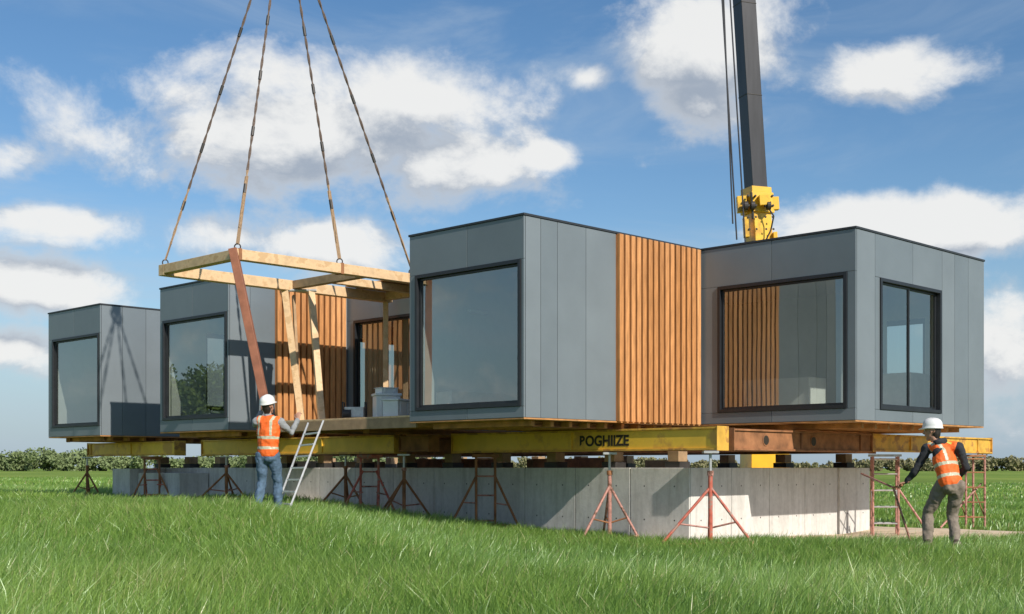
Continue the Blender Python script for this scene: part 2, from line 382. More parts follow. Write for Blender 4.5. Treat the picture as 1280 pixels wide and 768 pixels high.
stand_r(1212,-1.65,.28,M_pink,2,.3,-.5,M_rust)
# ---------------- timber frame
tf=empty('timber_frame'); m=MB(); zt=3.52; h=.17
m.ab(4.46,4.62,-2.03,3.1,zt-h,zt,M_pine); m.ab(6.69,6.87,-2.03,3.1,zt-h-.02,zt-.001,M_pine)
m.ab(4.625,6.685,-2.03,-1.87,zt-h+.01,zt-.004,M_pine); m.ab(4.625,6.685,.66,.8,zt-h+.012,zt-.006,M_pine2)
m.ab(4.625,6.685,2.9,3.05,zt-h+.012,zt-.006,M_pine)
m.ab(4.3,6.69,1.9,3.0,zt-.0,zt+.02,M_ply); 
m.ab(5.6,5.72,.81,2.89,zt-h+.02,zt-.01,M_pine)
m.out('top_ring',tf,.006)
m=MB()
q=PX(333,512,20.4); m.beam(P(4.52,-2.05,zt-.0),q,.125,.13,M_brown)
m.out('steel_prop',tf,.006)
m=MB()
m.beam(P(6.78,.55,zt-h),PX(377,526,23.6),.12,.1,M_pine); m.beam(P(6.5,.95,zt-h),PX(402,526,23.2),.12,.1,M_pine)
m.beam(P(6.78,.75,zt-h-.1),PX(372,470,23.7),.05,.1,M_pine2)
m.tube(P(6.78,.55,zt-h-.02),P(6.4,1.0,zt-h-.02),.03,M_galv)
m.beam(P(6.78,3.0,zt-h),P(6.78,3.0,.85),.1,.1,M_pine)
m.out('timber_posts',tf,.005)
m=MB()
for a,b in((4.54,-1.95),(6.78,-1.95),(4.54,.11),(4.54,1.75)):
    m.ab(a-.09,a+.09,b-.03,b+.03,zt-h-.01,zt+.01,M_rust)
    c=P(a,b,zt+.012); pts=[c+Vector((.05*math.cos(t),0,.05*math.sin(t)+.03)) for t in np.linspace(0,2*math.pi,13)]; m.poly(pts,.012,M_darksteel)
m.out('lifting_brackets',tf,.003)
# ---------------- slings
hook=Vector((-285/1590*22,22,EYE+9.84))
def rope(p0,p1):
    root=empty('lifting_sling'); m=MB(); d=(p1-p0); Ln=d.length; d.normalize(); x=d.orthogonal().normalized(); y=d.cross(x)
    n=int(Ln/.05)
    ls=.3
    for ph in(0,math.pi):
        pts=[p0+d*(ls+(Ln-ls)*i/n)+(x*math.cos(ph+i*.55)+y*math.sin(ph+i*.55))*.012 for i in range(n+1)]
        for k,(a,b) in enumerate(zip(pts[:-1],pts[1:])):
            m.tube(a,b,.0125,M_strap if k<n*.16 else M_rope,6)
    m.beam(p0,p0+d*(ls+.9),.06,.014,M_strap)
    for t in(.14,.3,.46,.62,.78): 
        c=p0+d*(Ln*t); m.tube(c,c+d*.16,.028,M_darksteel,8)
    m.out('rope',root)
for a,b in((6.78,-1.95),(4.54,-1.95),(4.54,.11),(4.54,1.75)): rope(P(a,b,zt+.08),hook)
hk=empty('crane_hook'); m=MB(); m.tube(hook,hook+Vector((0,0,.4)),.12,M_crane_y,16); m.tube(hook+Vector((0,0,.4)),hook+Vector((0,0,6)),.02,M_cable)
pts=[hook+Vector((.15*math.sin(t),0,-.1+.15*math.cos(t))) for t in np.linspace(0,5,14)]; m.poly(pts,.035,M_darksteel,8); m.out('hook_block',hk)
# ---------------- deck and clutter
dk=empty('timber_deck'); m=MB()
m.ab(2.7,6.7,.25,.30,.66,.83,M_pine2); m.ab(6.65,6.7,.31,3.15,.66,.83,M_pine2)
b=.25
while b<3.1:
    m.ab(2.7,6.7,b+.003,b+.142,.832,.865,M_pine if random.random()<.5 else M_pine2); b+=.148
for a in np.arange(2.9,6.6,.6): m.ab(a,a+.06,.32,3.1,.7,.83,M_under)
m.out('deck_boards',dk,.004)
def crate(c,w,d,h,mt,name,rot=0.3):
    root=empty(name); m=MB(); R=Matrix.Rotation(rot,3,'Z')
    def bx(x0,x1,y0,y1,z0,z1,mm):
        m.box8([c+R@Vector(p) for p in((x0,y0,z0),(x1,y0,z0),(x1,y1,z0),(x0,y1,z0),(x0,y0,z1),(x1,y0,z1),(x1,y1,z1),(x0,y1,z1))],mm)
    bx(-w/2,w/2,-d/2,d/2,0,h*.9,mt); bx(-w/2-.02,w/2+.02,-d/2-.02,d/2+.02,h*.9+.001,h,mt)
    for s in(-1,1): bx(s*w*.3-.02,s*w*.3+.02,-d/2-.015,-d/2-.001,.02,h*.88,mt)
    m.out('box_body',root,.01)
crate(P(4.05,.75,.866),.42,.35,.42,M_white,'storage_box')
crate(P(4.05,.75,1.288),.3,.3,.1,M_white,'storage_box',.5)
crate(P(4.5,1.3,.866),.5,.4,.3,M_crate,'storage_box',.8); crate(P(5.1,1.9,.866),.3,.3,.4,M_crate,'storage_box',.1)
crate(P(3.6,.6,.866),.4,.3,.3,M_white,'storage_box',1.1)
gn=empty('site_generator'); m=MB(); c=P(5.0,.8,.866)
for s in(-.2,.2): m.poly([c+Vector((s,-.12,0)),c+Vector((s,-.12,.3)),c+Vector((s,.12,.3)),c+Vector((s,.12,0))],.014,M_darksteel)
m.beam(c+Vector((-.17,0,.13)),c+Vector((.17,0,.13)),.2,.18,M_galv); m.tube(c+Vector((-.2,-.05,.1)),c+Vector((-.05,-.05,.1)),.09,M_darksteel,16); m.out('generator_body',gn,.004)
# ---------------- ladder
ld=empty('ladder'); m=MB()
f0=PX(342,640,20.2); f1=PX(358,643,20.0); t0=PX(385,530,21.6); t1=PX(404,527,21.3)
f0.z=float(gz(f0.x,f0.y)); f1.z=float(gz(f1.x,f1.y))
m.beam(f0,t0,.03,.07,M_alu,up=(0,1,.3)); m.beam(f1,t1,.03,.07,M_alu,up=(0,1,.3))
for k in range(1,8): m.beam(f0.lerp(t0,k/8),f1.lerp(t1,k/8),.06,.028,M_alu)
m.out('ladder_frame',ld,.003)
# ---------------- crane
cr=empty('mobile_crane'); m=MB(); D=32
def CZ(y): return EYE+(585-y)/1590*D
def CX(z): return 6.14-(z-CZ(240))*(.30/4.83)
def CP(dx,dy,z): return Vector((CX(z)+dx,D+dy,z))
def bsec(z0,z1,w,mt,rot=.5):
    R=Matrix.Rotation(rot,3,'Z'); c=[]
    for z in(z0,z1):
        for (x,y) in((-w/2,-w/2),(w/2,-w/2),(w/2,w/2),(-w/2,w/2)):
            q=R@Vector((x,y,0)); c.append(CP(q.x,q.y,z))
    m.box8(c,mt)
bsec(CZ(250),CZ(-250),.42,M_crane_d,.35); bsec(CZ(243),CZ(236),.56,M_crane_y,.35)
bsec(CZ(303)-4.0,CZ(262),.5,M_crane_y,.35); bsec(CZ(268),CZ(243),.62,M_crane_y,.35)
for x,y,z,w,hh in((-.42,-.2,CZ(258),.24,.4),(.42,-.1,CZ(256),.2,.32),(-.36,-.25,CZ(287),.12,.5),(.1,-.42,CZ(255),.26,.26),(.36,-.2,CZ(300),.1,.3)):
    m.beam(CP(x,y,z-hh/2),CP(x,y,z+hh/2),w,.2,M_crane_y)
for z in(CZ(250),CZ(262),CZ(275),CZ(290)):
    for dx in(-.3,-.12,.12,.3): m.tube(CP(dx,-.36,z),CP(dx,-.5 if z>CZ(270) else -.38,z),.03,M_darksteel,8)
m.tube(CP(-.2,-.4,CZ(278)),CP(-.2,-.4,CZ(245)),.03,M_darksteel); m.poly([CP(.15,-.45,CZ(262)),CP(.3,-.5,CZ(275)),CP(.22,-.42,CZ(292)),CP(.1,-.4,CZ(303))],.022,M_darksteel)
for dx in(-.42,-.25,.15): m.tube(CP(dx,-.45,CZ(262)),CP(dx+.1,-.45,CZ(262)),.11,M_darksteel,14)
for dz in np.arange(0,10,2.3): bsec(CZ(236)+dz,CZ(236)+dz+.03,.435,M_darksteel,.35)
m.tube(CP(.28,-.1,CZ(303)),CP(.3,-.1,CZ(240)),.035,M_darksteel)
for x0,y0,x1,y1 in((921,300,899,-60),(932,310,909,-60),(916,280,902,-60)):
    a=PX(x0,y0,31.5); b=PX(x1,y1,31.5); m.tube(a,b,.022,M_cable,6)
m.out('telescopic_boom',cr,.02)
m=MB(); cx=6.4; g=float(gz(6,33)); 
def xb(x0,x1,y0,y1,z0,z1,mt): m.box8([(x0,y0,z0),(x1,y0,z0),(x1,y1,z0),(x0,y1,z0),(x0,y0,z1),(x1,y0,z1),(x1,y1,z1),(x0,y1,z1)],mt)
xb(cx-.45,cx+.5,31.6,33.2,EYE-.1,EYE+1.2,M_crane_y); xb(cx-.9,cx+.9,31.2,35,EYE+1.2,EYE+2.0,M_crane_y)
xb(cx-1.2,cx+1.2,30.5,41,g+.5,EYE-.2,M_crane_y); xb(cx-1.25,cx+1.25,39,41.5,g+.4,EYE-.05,M_crane_y)
xb(cx-1.1,cx-.3,33.5,35.5,EYE+.9+.32,EYE+2.6,M_crane_d)
for y in(31.5,33,36,37.5,40):
    for s in(-1,1):
        m.tube((cx+s*1.0,y,g+.5),(cx+s*1.3,y,g+.5),.52,M_tyre,24); m.tube((cx+s*1.31,y,g+.5),(cx+s*1.33,y,g+.5),.25,M_galv,16)
for y in(30.8,38.3):
    for s in(-1,1):
        m.tube((cx+s*1.1,y,g+.02),(cx+s*1.1,y,g+.5),.07,M_galv); m.tube((cx+s*1.1,y,g),(cx+s*1.1,y,g+.06),.25,M_darksteel,16)
m.out('crane_carrier',cr,.03)
# ---------------- people
def chain_mesh(chains,voxel,smooth_it=4):
    vs=[];fs=[];NS=14
    for ch in chains:
        pts=[Vector(p[0]) for p in ch['p']]; rx=[p[1] for p in ch['p']]; ry=[(p[2] if len(p)>2 else p[1]) for p in ch['p']]
        side=Vector(ch.get('side',(1,0,.01)))
        n=len(pts); rings=[]
        d0=(pts[1]-pts[0]).normalized(); d1=(pts[-1]-pts[-2]).normalized()
        cap0=min(rx[0],ry[0]); cap1=min(rx[-1],ry[-1])
        for k in range(4):
            t=math.pi/2*(1-(k+.15)/4); rings.append((pts[0]-d0*cap0*math.sin(t),rx[0]*math.cos(t),ry[0]*math.cos(t),d0))
        for i in range(n):
            if i==0: d=d0
            elif i==n-1: d=d1
            else: d=((pts[i+1]-pts[i]).normalized()+(pts[i]-pts[i-1]).normalized()).normalized()
            rings.append((pts[i],rx[i],ry[i],d))
        for k in range(4):
            t=math.pi/2*((k+.85)/4); rings.append((pts[-1]+d1*cap1*math.sin(t),rx[-1]*math.cos(t),ry[-1]*math.cos(t),d1))
        base=len(vs)
        for (c,a,b,d) in rings:
            x=(side-d*side.dot(d)); 
            if x.length<.05: x=d.orthogonal()
            x.normalize(); y=d.cross(x).normalized()
            for k in range(NS):
                t=2*math.pi*k/NS; vs.append(tuple(c+x*a*math.cos(t)+y*b*math.sin(t)))
        R=len(rings)
        for r in range(R-1):
            for k in range(NS):
                j=(k+1)%NS; fs.append((base+r*NS+k,base+r*NS+j,base+(r+1)*NS+j,base+(r+1)*NS+k))
        fs.append(tuple(base+k for k in range(NS))[::-1]); fs.append(tuple(base+(R-1)*NS+k for k in range(NS)))
    me=bpy.data.meshes.new('tmp'); me.from_pydata(vs,[],fs); ob=bpy.data.objects.new('tmp',me); S.collection.objects.link(ob)
    r=ob.modifiers.new('r','REMESH'); r.mode='VOXEL'; r.voxel_size=voxel; r.use_smooth_shade=True
    s=ob.modifiers.new('s','SMOOTH'); s.iterations=smooth_it; s.factor=.5
    dg=bpy.context.evaluated_depsgraph_get(); me2=bpy.data.meshes.new_from_object(ob.evaluated_get(dg)); bpy.data.objects.remove(ob)
    return me2
def face_tags(me,chains):
    n=len(me.polygons); c=np.empty(n*3); me.polygons.foreach_get('center',c); c=c.reshape(-1,3)
    best=np.full(n,1e9); tag=np.zeros(n,int)
    for ci,ch in enumerate(chains):
        ps=ch['p']
        for (p,q) in zip(ps[:-1],ps[1:]):
            a=np.array(p[0]);b=np.array(q[0]); ra=(p[1]+(p[2] if len(p)>2 else p[1]))/2; rb=(q[1]+(q[2] if len(q)>2 else q[1]))/2
            d=b-a; t=np.clip(((c-a)@d)/(d@d+1e-9),0,1); dist=np.linalg.norm(c-(a+t[:,None]*d),axis=1)-(ra+(rb-ra)*t)
            m=dist<best; best[m]=dist[m]; tag[m]=ci
    return tag,c
M_skin=mat('skin',(.45,.24,.16),.55,0,.08,20,.05)
M_jean=mat('denim',(.085,.14,.21),.9,0,.3,14,.35)
M_khaki=mat('work_trousers',(.22,.18,.14),.9,0,.25,12,.35)
M_greysl=mat('grey_jersey',(.27,.28,.29),.9,0,.15,14,.3)
M_hood=mat('charcoal_hoodie',(.03,.032,.038),.95,0,.3,14,.35)
M_vest=mat('hi_vis_orange',(.9,.15,.02),.7,0,.1,9,.25)
M_strip=mat('reflective_tape',(.5,.5,.36),.4,0,.08,9,.05)
M_strip2=mat('lime_tape',(.65,.7,.12),.5,0,.08,9,.05)
M_boot=mat('leather_boot',(.06,.04,.03),.7,0,.3,12,.2)
M_hair=mat('dark_hair',(.02,.014,.01),.6,0,.3,60,.4,(1,1,.2))
M_eye=mat('eye_white',(.7,.7,.68),.3)
M_lip=mat('lips',(.4,.15,.11),.5)
def setm(me,mats,idx):
    me.materials.clear()
    for m in mats: me.materials.append(m)
    me.polygons.foreach_set('material_index',idx.astype(np.int32)); me.polygons.foreach_set('use_smooth',[True]*len(me.polygons)); me.update()
def hand_chains(w,d,nrm,s,curl,thumb=.5):
    w=Vector(w);d=Vector(d).normalized();nrm=Vector(nrm);nrm=(nrm-d*nrm.dot(d)).normalized();s=Vector(s);s=(s-d*s.dot(d)-nrm*s.dot(nrm)).normalized()
    ch=[{'p':[(w-d*.03,.026,.02),(w+d*.02,.032,.016),(w+d*.08,.04,.014)],'side':s}]
    for off,L,r in((.031,.074,.0095),(.0105,.083,.0098),(-.0105,.077,.0093),(-.031,.06,.0083)):
        p=w+d*(.085-abs(off)*.15)+s*off; ang=curl*.5; pts=[(p-d*.02,r)]; pts.append((p,r))
        for k,f in enumerate((.45,.3,.25)):
            dd=d*math.cos(ang)+nrm*math.sin(ang)+s*off*1.2; p=p+dd.normalized()*L*f; pts.append((p,r*(1-.08*(k+1)))); ang+=curl*.8
        ch.append({'p':pts,'side':s})
    p=w+d*.02+s*.026; t1=(d*.6+s*.65+nrm*.3).normalized(); t2=(d*.85+s*.25+nrm*.5*thumb*2).normalized()
    ch.append({'p':[(p,.013),(p+t1*.04,.012),(p+t1*.04+t2*.032,.0105),(p+t1*.04+t2*.058,.009)],'side':nrm})
    return ch
def worker(loc,J,legm,sleevem,hood,yaw,head_yaw,sc=1.0,hands=None,hair=True,head_pitch=0):
    root=empty('construction_worker'); root.location=loc; root.scale=(sc,)*3
    fw=Vector((-math.sin(yaw),math.cos(yaw),0)); sd=Vector((math.cos(yaw),math.sin(yaw),0))
    pel=Vector(J['pelvis']); che=Vector(J['chest']); nek=Vector(J['neck']); hd=Vector(J['head'])
    SL,SR=Vector(J['shL']),Vector(J['shR'])
    waist=pel.lerp(che,.4)
    ax=(che-pel).normalized()
    torso=[(pel-ax*.06,.15,.11),(pel+ax*.04,.158,.118),(waist,.145,.105),(che-ax*.02,.17,.12),(che+ax*.12,.178,.112),(nek-ax*.06,.12,.085),(nek-ax*.02,.07,.065)]
    ch=[{'p':torso,'side':sd,'t':'sl'},
        {'p':[(SL,.072),(SR,.072)],'side':ax,'t':'sl'}]
    for s in 'LR':
        sh,el,wr=Vector(J['sh'+s]),Vector(J['el'+s]),Vector(J['wr'+s])
        ch.append({'p':[(sh,.068),(sh.lerp(el,.5),.056),(el,.048),(el.lerp(wr,.3),.049),(el.lerp(wr,.9),.035)],'t':'sl'})
        ch.append({'p':[(el.lerp(wr,.9),.037),(el.lerp(wr,.96),.036)],'t':'sl'})
        hp,kn,an=Vector(J['hp'+s]),Vector(J['kn'+s]),Vector(J['an'+s])
        ch.append({'p':[(hp,.098,.1),(hp.lerp(kn,.5),.086,.09),(kn,.068,.072),(kn.lerp(an,.35),.07,.073),(kn.lerp(an,.85),.058,.06),(an+Vector((0,0,.03)),.064,.066)],'side':sd,'t':'leg'})
    ch.append({'p':[(pel+ax*.02,.155,.115),(pel-ax*.07,.15,.115)],'side':sd,'t':'leg'})
    if hood: ch.append({'p':[(nek-fw*.05-sd*.07-ax*.0,.045),(nek-fw*.085+ax*.01,.052),(nek-fw*.05+sd*.07,.045)],'t':'sl'})
    ch.append({'p':[(nek-ax*.06,.052),(hd-Vector((0,0,.06)),.05)],'t':'skin'})
    me=chain_mesh(ch,.0105,5); tag,c=face_tags(me,ch)
    tm={'sl':0,'leg':1,'skin':2}; idx=np.array([tm[x['t']] for x in ch])[tag]
    setm(me,[sleevem,legm,M_skin],idx)
    o=bpy.data.objects.new('body',me); link(o,root)
    tx=bpy.data.textures.new('folds','CLOUDS'); tx.noise_scale=.09; tx.noise_depth=2
    dm=o.modifiers.new('folds','DISPLACE'); dm.texture=tx; dm.strength=.04; dm.mid_level=.5; dm.texture_coords='LOCAL'
    vt=[(pel+ax*.0,.172,.134),(pel+ax*.06,.17,.132),(waist,.165,.127),(che-ax*.02,.186,.14),(che+ax*.12,.182,.132),(nek-ax*.085,.14,.104)]
    vc=[{'p':vt,'side':sd},{'p':[(SL.lerp(SR,.13)+ax*.008,.078),(SL.lerp(SR,.87)+ax*.008,.078)],'side':ax}]
    me=chain_mesh(vc,.009,4); n=len(me.polygons); c=np.empty(n*3); me.polygons.foreach_get('center',c); c=c.reshape(-1,3)
    rel=c-np.array(pel); h=rel@np.array(ax); lx=rel@np.array(sd)-( (Vector((SL+SR)/2)-pel).dot(sd))*np.clip(h/.45,0,1)
    idx=np.zeros(n,int)
    for z0 in(.045,.2): idx[(h>z0)&(h<z0+.042)]=1
    idx[(np.abs(np.abs(lx)-.105)<.019)&(h>.25)]=1
    idx[(np.abs(lx)<.012)&(rel@np.array(fw)>0)]=2
    setm(me,[M_vest,M_strip,M_strip2],idx); o=bpy.data.objects.new('hi_vis_vest',me); link(o,root)
    dm=o.modifiers.new('folds','DISPLACE'); dm.texture=tx; dm.strength=.03; dm.mid_level=.5; dm.texture_coords='LOCAL'
    Rm=Matrix.Rotation(head_yaw,3,'Z')@Matrix.Rotation(head_pitch,3,'X')
    H=lambda x,y,z: hd+Rm@Vector((x,y,z))
    sdh=Rm@Vector((1,0,0))
    hc=[{'p':[(H(0,-.015,.02),.074,.092),(H(0,-.005,.05),.072,.088)],'side':sdh,'t':0},
        {'p':[(H(0,.015,-.02),.066,.08),(H(0,.03,-.07),.052,.06),(H(0,.045,-.1),.03,.032)],'side':sdh,'t':0},
        {'p':[(H(0,.09,.015),.009),(H(0,.112,-.025),.015),(H(0,.1,-.03),.016)],'side':sdh,'t':0},
        {'p':[(H(-.022,.088,-.062),.008),(H(.022,.088,-.062),.008)],'t':2},
        {'p':[(H(-.04,.078,.03),.011),(H(.04,.078,.03),.011)],'t':0}]
    for s in(-1,1): hc.append({'p':[(H(s*.078,-.005,.02),.008,.02),(H(s*.08,-.01,-.02),.007,.014)],'side':sdh,'t':0})
    if hair: hc.append({'p':[(H(0,-.035,.03),.078,.078),(H(0,-.05,-.05),.066,.055),(H(0,-.05,-.1),.05,.04)],'side':sdh,'t':1})
    me=chain_mesh(hc,.0055,3); tag,c=face_tags(me,hc); idx=np.array([x['t'] for x in hc])[tag]
    setm(me,[M_skin,M_hair,M_lip],idx); o=bpy.data.objects.new('head',me); link(o,root)
    e=MB()
    for s in(-1,1): e.tube(H(s*.03,.084,.008),H(s*.03,.0905,.008),.011,M_eye,10); e.tube(H(s*.03,.0906,.008),H(s*.03,.0912,.008),.006,M_hair,8)
    e.out('eyes',root)
    hm=MB(); NS=28; mi=hm.mi(M_white)
    def hp_(r,th,z): 
        y=math.cos(th)*r*1.18; x=math.sin(th)*r
        return tuple(H(x,y-.005,.045+z))
    prof=[(.113,-.014),(.116,-.006),(.108,.002),(.108,.03),(.102,.062),(.086,.092),(.058,.113),(.026,.122),(.003,.124)]
    for i,(r,z) in enumerate(prof):
        for k in range(NS):
            th=2*math.pi*k/NS; rr=r; zz=z
            if i<2: rr=r+(.038*max(0,math.cos(th))**3); zz=z-.014*max(0,math.cos(th))**3
            if i>3 and min(abs(math.sin(th)),1)<.25: zz+=.006
            hm.v.append(hp_(rr,th,zz))
    for i in range(len(prof)-1):
        for k in range(NS):
            j=(k+1)%NS; hm.f.append((i*NS+k,i*NS+j,(i+1)*NS+j,(i+1)*NS+k)); hm.m.append(mi)
    hm.f.append(tuple((len(prof)-1)*NS+k for k in range(NS))); hm.m.append(mi)
    hm.f.append(tuple(range(NS))); hm.m.append(mi)
    hm.out('hard_hat',root,smooth=True)
    for s in 'LR':
        w=Vector(J['wr'+s]); hd_,nr,th,cu=hands[s]
        me=chain_mesh(hand_chains(w,hd_,nr,th,cu),.0042,2); setm(me,[M_skin],np.zeros(len(me.polygons))); link(bpy.data.objects.new('hand_'+s.lower(),me),root)
    bc=[]
    for s in 'LR':
        an=Vector(J['an'+s]); f=Vector(J.get('ft'+s,fw)).normalized()
        bc+= [{'p':[(an-f*.05-Vector((0,0,.04)),.042,.042),(an+f*.06-Vector((0,0,.045)),.047,.04),(an+f*.16-Vector((0,0,.052)),.046,.033)],'side':f.cross(Vector((0,0,1)))},{'p':[(an-f*.01-Vector((0,0,.03)),.05),(an+Vector((0,0,.06)),.054)]}]
    me=chain_mesh(bc,.008,3); setm(me,[M_boot],np.zeros(len(me.polygons))); link(bpy.data.objects.new('boots',me),root)
    return root
wx,wy=-3.84,20.0
worker((wx,wy,float(gz(wx,wy))),dict(pelvis=(0,0,.95),chest=(.01,.0,1.27),neck=(.01,.01,1.5),head=(.0,.03,1.655),shL=(-.17,.02,1.42),shR=(.19,-.01,1.41),
  elL=(-.24,.25,1.36),wrL=(-.17,.36,1.58),elR=(.34,.08,1.24),wrR=(.42,.2,1.45),hpL=(-.09,0,.9),hpR=(.09,.0,.9),knL=(-.1,.07,.5),anL=(-.15,-.08,.09),knR=(.13,.14,.49),anR=(.13,.12,.09)),
  M_jean,M_greysl,False,-.35,-.5,1.04,dict(L=((.1,.1,1),(.6,.2,0),(.3,-.8,0),1.3),R=((.05,.25,1),(.2,1,-.2),(-1,.1,0),.9)),head_pitch=.25)
wx,wy=(1178-640)/1590*17.6,17.6
worker((wx,wy,float(gz(wx,wy))),dict(pelvis=(.1,0,.93),chest=(.055,.09,1.22),neck=(-.01,.15,1.44),head=(-.065,.2,1.585),shL=(-.13,.2,1.36),shR=(.22,.03,1.37),
  elL=(-.25,.24,1.1),wrL=(-.36,.34,.92),elR=(.33,.06,1.11),wrR=(.24,.26,.95),hpL=(.01,.04,.88),hpR=(.18,-.03,.88),knL=(-.12,.2,.52),anL=(-.17,.06,.09),knR=(.17,.12,.5),anR=(.13,-.14,.09)),
  M_khaki,M_hood,True,.65,1.0,1.08,dict(L=((-1,.5,-.3),(0,0,-1),(.4,1,0),1.2),R=((-.4,.6,-.8),(-.6,-.5,0),(0,.5,.8),.8)))
bp=MB(); hwp=Vector((wx,wy,float(gz(wx,wy))))+Vector((-.43,.39,.865))*1.08
bp.tube(hwp+Vector((.0,-.12,.02)),hwp+Vector((-.0,.3,-.02)),.014,M_rust)
bp.tube(hwp+Vector((0,.3,-.02)),Vector((hwp.x-.1,hwp.y+1.6,float(gz(hwp.x,hwp.y))+1.1)),.016,M_pink)
bp.tube(hwp+Vector((0,.3,-.02)),Vector((hwp.x+.35,hwp.y+.5,float(gz(hwp.x,hwp.y)))),.016,M_pink)
bp.out('stand_brace')
# ---------------- ground
def gaxis(fine,hi,step):
    a=list(np.arange(-fine,fine+step,step)); g=step; x=fine
    while x<hi: g*=1.25; x+=g; a.append(x); a.insert(0,-x)
    return np.array(a)
xs=gaxis(26,4000,.6); ys=gaxis(26,4000,.6)+18
XX,YY=np.meshgrid(xs,ys); ZZ=gz(XX,YY)
vv=np.stack([XX.ravel(),YY.ravel(),ZZ.ravel()],1); nx=len(xs); ny=len(ys)
I=(np.arange(ny-1)[:,None]*nx+np.arange(nx-1)[None]).ravel(); ff=np.stack([I,I+1,I+1+nx,I+nx],1)
me=bpy.data.meshes.new('ground'); me.from_pydata(vv.tolist(),[],ff.tolist()); me.polygons.foreach_set('use_smooth',[True]*len(ff))
m,nt,b=newmat('meadow_ground')
n1=noise(nt,.035,6,.6,(1,.35,1)); n2=noise(nt,1.6,6,.7)
c1=ramp(nt,n1,[(.35,(.14,.21,.04)),(.5,(.19,.28,.055)),(.62,(.25,.33,.07)),(.75,(.32,.31,.11))])
c2=ramp(nt,n2,[(.3,(.7,.72,.62)),(.7,(1.15,1.12,1.1))]); mx=N(nt,'ShaderNodeMixRGB',blend_type='MULTIPLY'); mx.inputs[0].default_value=.8
nt.links.new(c1,mx.inputs[1]); nt.links.new(c2,mx.inputs[2]); nt.links.new(mx.outputs[0],b.inputs['Base Color']); b.inputs['Roughness'].default_value=1; b.inputs['Specular IOR Level'].default_value=.1
bump(nt,b,noise(nt,9,6,.8),.8,.06)
me.materials.append(m); link(bpy.data.objects.new('ground',me))
M_dirt=mat('bare_soil',(.54,.43,.29),.95,0,.25,2.5,.6,(1,1,1),(.62,.52,.38),.6)
dv=[];df=[]
def dmask(a,b):
    a=np.asarray(a,float); b=np.asarray(b,float)
    al=-1.6-2.9*sm((b-3.0)/2.5)
    d=np.maximum.reduce([al-a,a-16.5,2.75-b,b-10.6])
    return -d+.35*np.sin(a*1.9+b)+.25*np.sin(b*2.7-a*.8)
A=np.linspace(-6,17.5,130);Bq=np.linspace(1.6,11.8,66); mp={}
for i,a in enumerate(A):
    for j,b_ in enumerate(Bq):
        p=P(a,b_,0); mp[i,j]=len(dv); k=float(dmask(a,b_)); dv.append((p.x,p.y,float(gz(p.x,p.y))+(.012 if k>.1 else .012-.05*min(1,(.1-k)*3))))
for i in range(len(A)-1):
    for j in range(len(Bq)-1):
        if max(dmask(A[i],Bq[j]),dmask(A[i+1],Bq[j+1]))>-.2: df.append((mp[i,j],mp[i+1,j],mp[i+1,j+1],mp[i,j+1]))
me=bpy.data.meshes.new('bare_soil'); me.from_pydata(dv,[],df); me.materials.append(M_dirt); me.polygons.foreach_set('use_smooth',[True]*len(df)); link(bpy.data.objects.new('bare_soil',me))
# ---------------- grass
def blades(n,y0,y1,h,w,slope=.5,pad=2.0):
    Y=np.sqrt(rng.uniform(y0*y0,y1*y1,n)); X=rng.uniform(-1,1,n)*(slope*Y+pad)
    return X,Y,np.full(n,h),np.full(n,w)
parts=[blades(135000,6,13,.28,.0078),blades(180000,13,23,.23,.010),blades(100000,23,45,.17,.02),blades(50000,45,95,.15,.05)]
X=np.concatenate([p[0] for p in parts]);Y=np.concatenate([p[1] for p in parts]);Hh=np.concatenate([p[2] for p in parts]);W=np.concatenate([p[3] for p in parts])
a=(X-.176)*U.x+(Y-18.7)*U.y; b=(X-.176)*V.x+(Y-18.7)*V.y
dm=dmask(a,b)
keep=(dm<.1)|((rng.random(len(X))<.08)&(b<2.95)); X,Y,Hh,W,dmk=X[keep],Y[keep],Hh[keep],W[keep],dm[keep]; n=len(X)
cl=.5+.5*np.sin(X*2.3+1.7*np.sin(Y*1.1))*np.cos(Y*2.1+1.3*np.sin(X*.9)); cl2=.5+.5*np.sin(X*.55+2*np.sin(Y*.3))*np.cos(Y*.4+np.sin(X*.35))
cl3=.5+.5*np.sin(X*5.3+2*np.sin(Y*3.1))*np.cos(Y*4.7+1.9*np.sin(X*2.7))
Hh=Hh*(.45+.45*cl*rng.random(n)+.25*cl3+.4*rng.random(n))*(.8+.3*cl2)
Hh*=np.where(rng.random(n)<.05,1.35,1)
Hh*=np.clip(1-(dmk+.6)*.35,.4,1)
Z=gz(X,Y)-.01; yaw=rng.uniform(0,math.pi,n); la=rng.normal(-.4+1.2*np.sin(X*.8+Y*.5),1.1,n); le=Hh*np.clip(rng.normal(.45,.25,n),.05,1.1)
wx_=np.cos(yaw)*W/2; wy_=np.sin(yaw)*W/2; lx=np.cos(la)*le; ly=np.sin(la)*le
def st(x,y,z): return np.stack([x,y,z],1)
Vt=np.stack([st(X-wx_,Y-wy_,Z),st(X+wx_,Y+wy_,Z),st(X+lx*.3+wx_*.85,Y+ly*.3+wy_*.85,Z+Hh*.55),st(X+lx*.3-wx_*.85,Y+ly*.3-wy_*.85,Z+Hh*.55),st(X+lx,Y+ly,Z+Hh*.97)],1).reshape(-1,3)
me=bpy.data.meshes.new('grass'); me.vertices.add(n*5); me.vertices.foreach_set('co',Vt.ravel().astype(np.float32))
base=(np.arange(n)*5)[:,None]; lp=np.concatenate([base+np.array([0,1,2,3]),base+np.array([3,2,4])],1).ravel()
me.loops.add(n*7); me.loops.foreach_set('vertex_index',lp.astype(np.int32)); me.polygons.add(n*2)
ls=np.stack([np.arange(n)*7,np.arange(n)*7+4],1).ravel(); me.polygons.foreach_set('loop_start',ls.astype(np.int32))
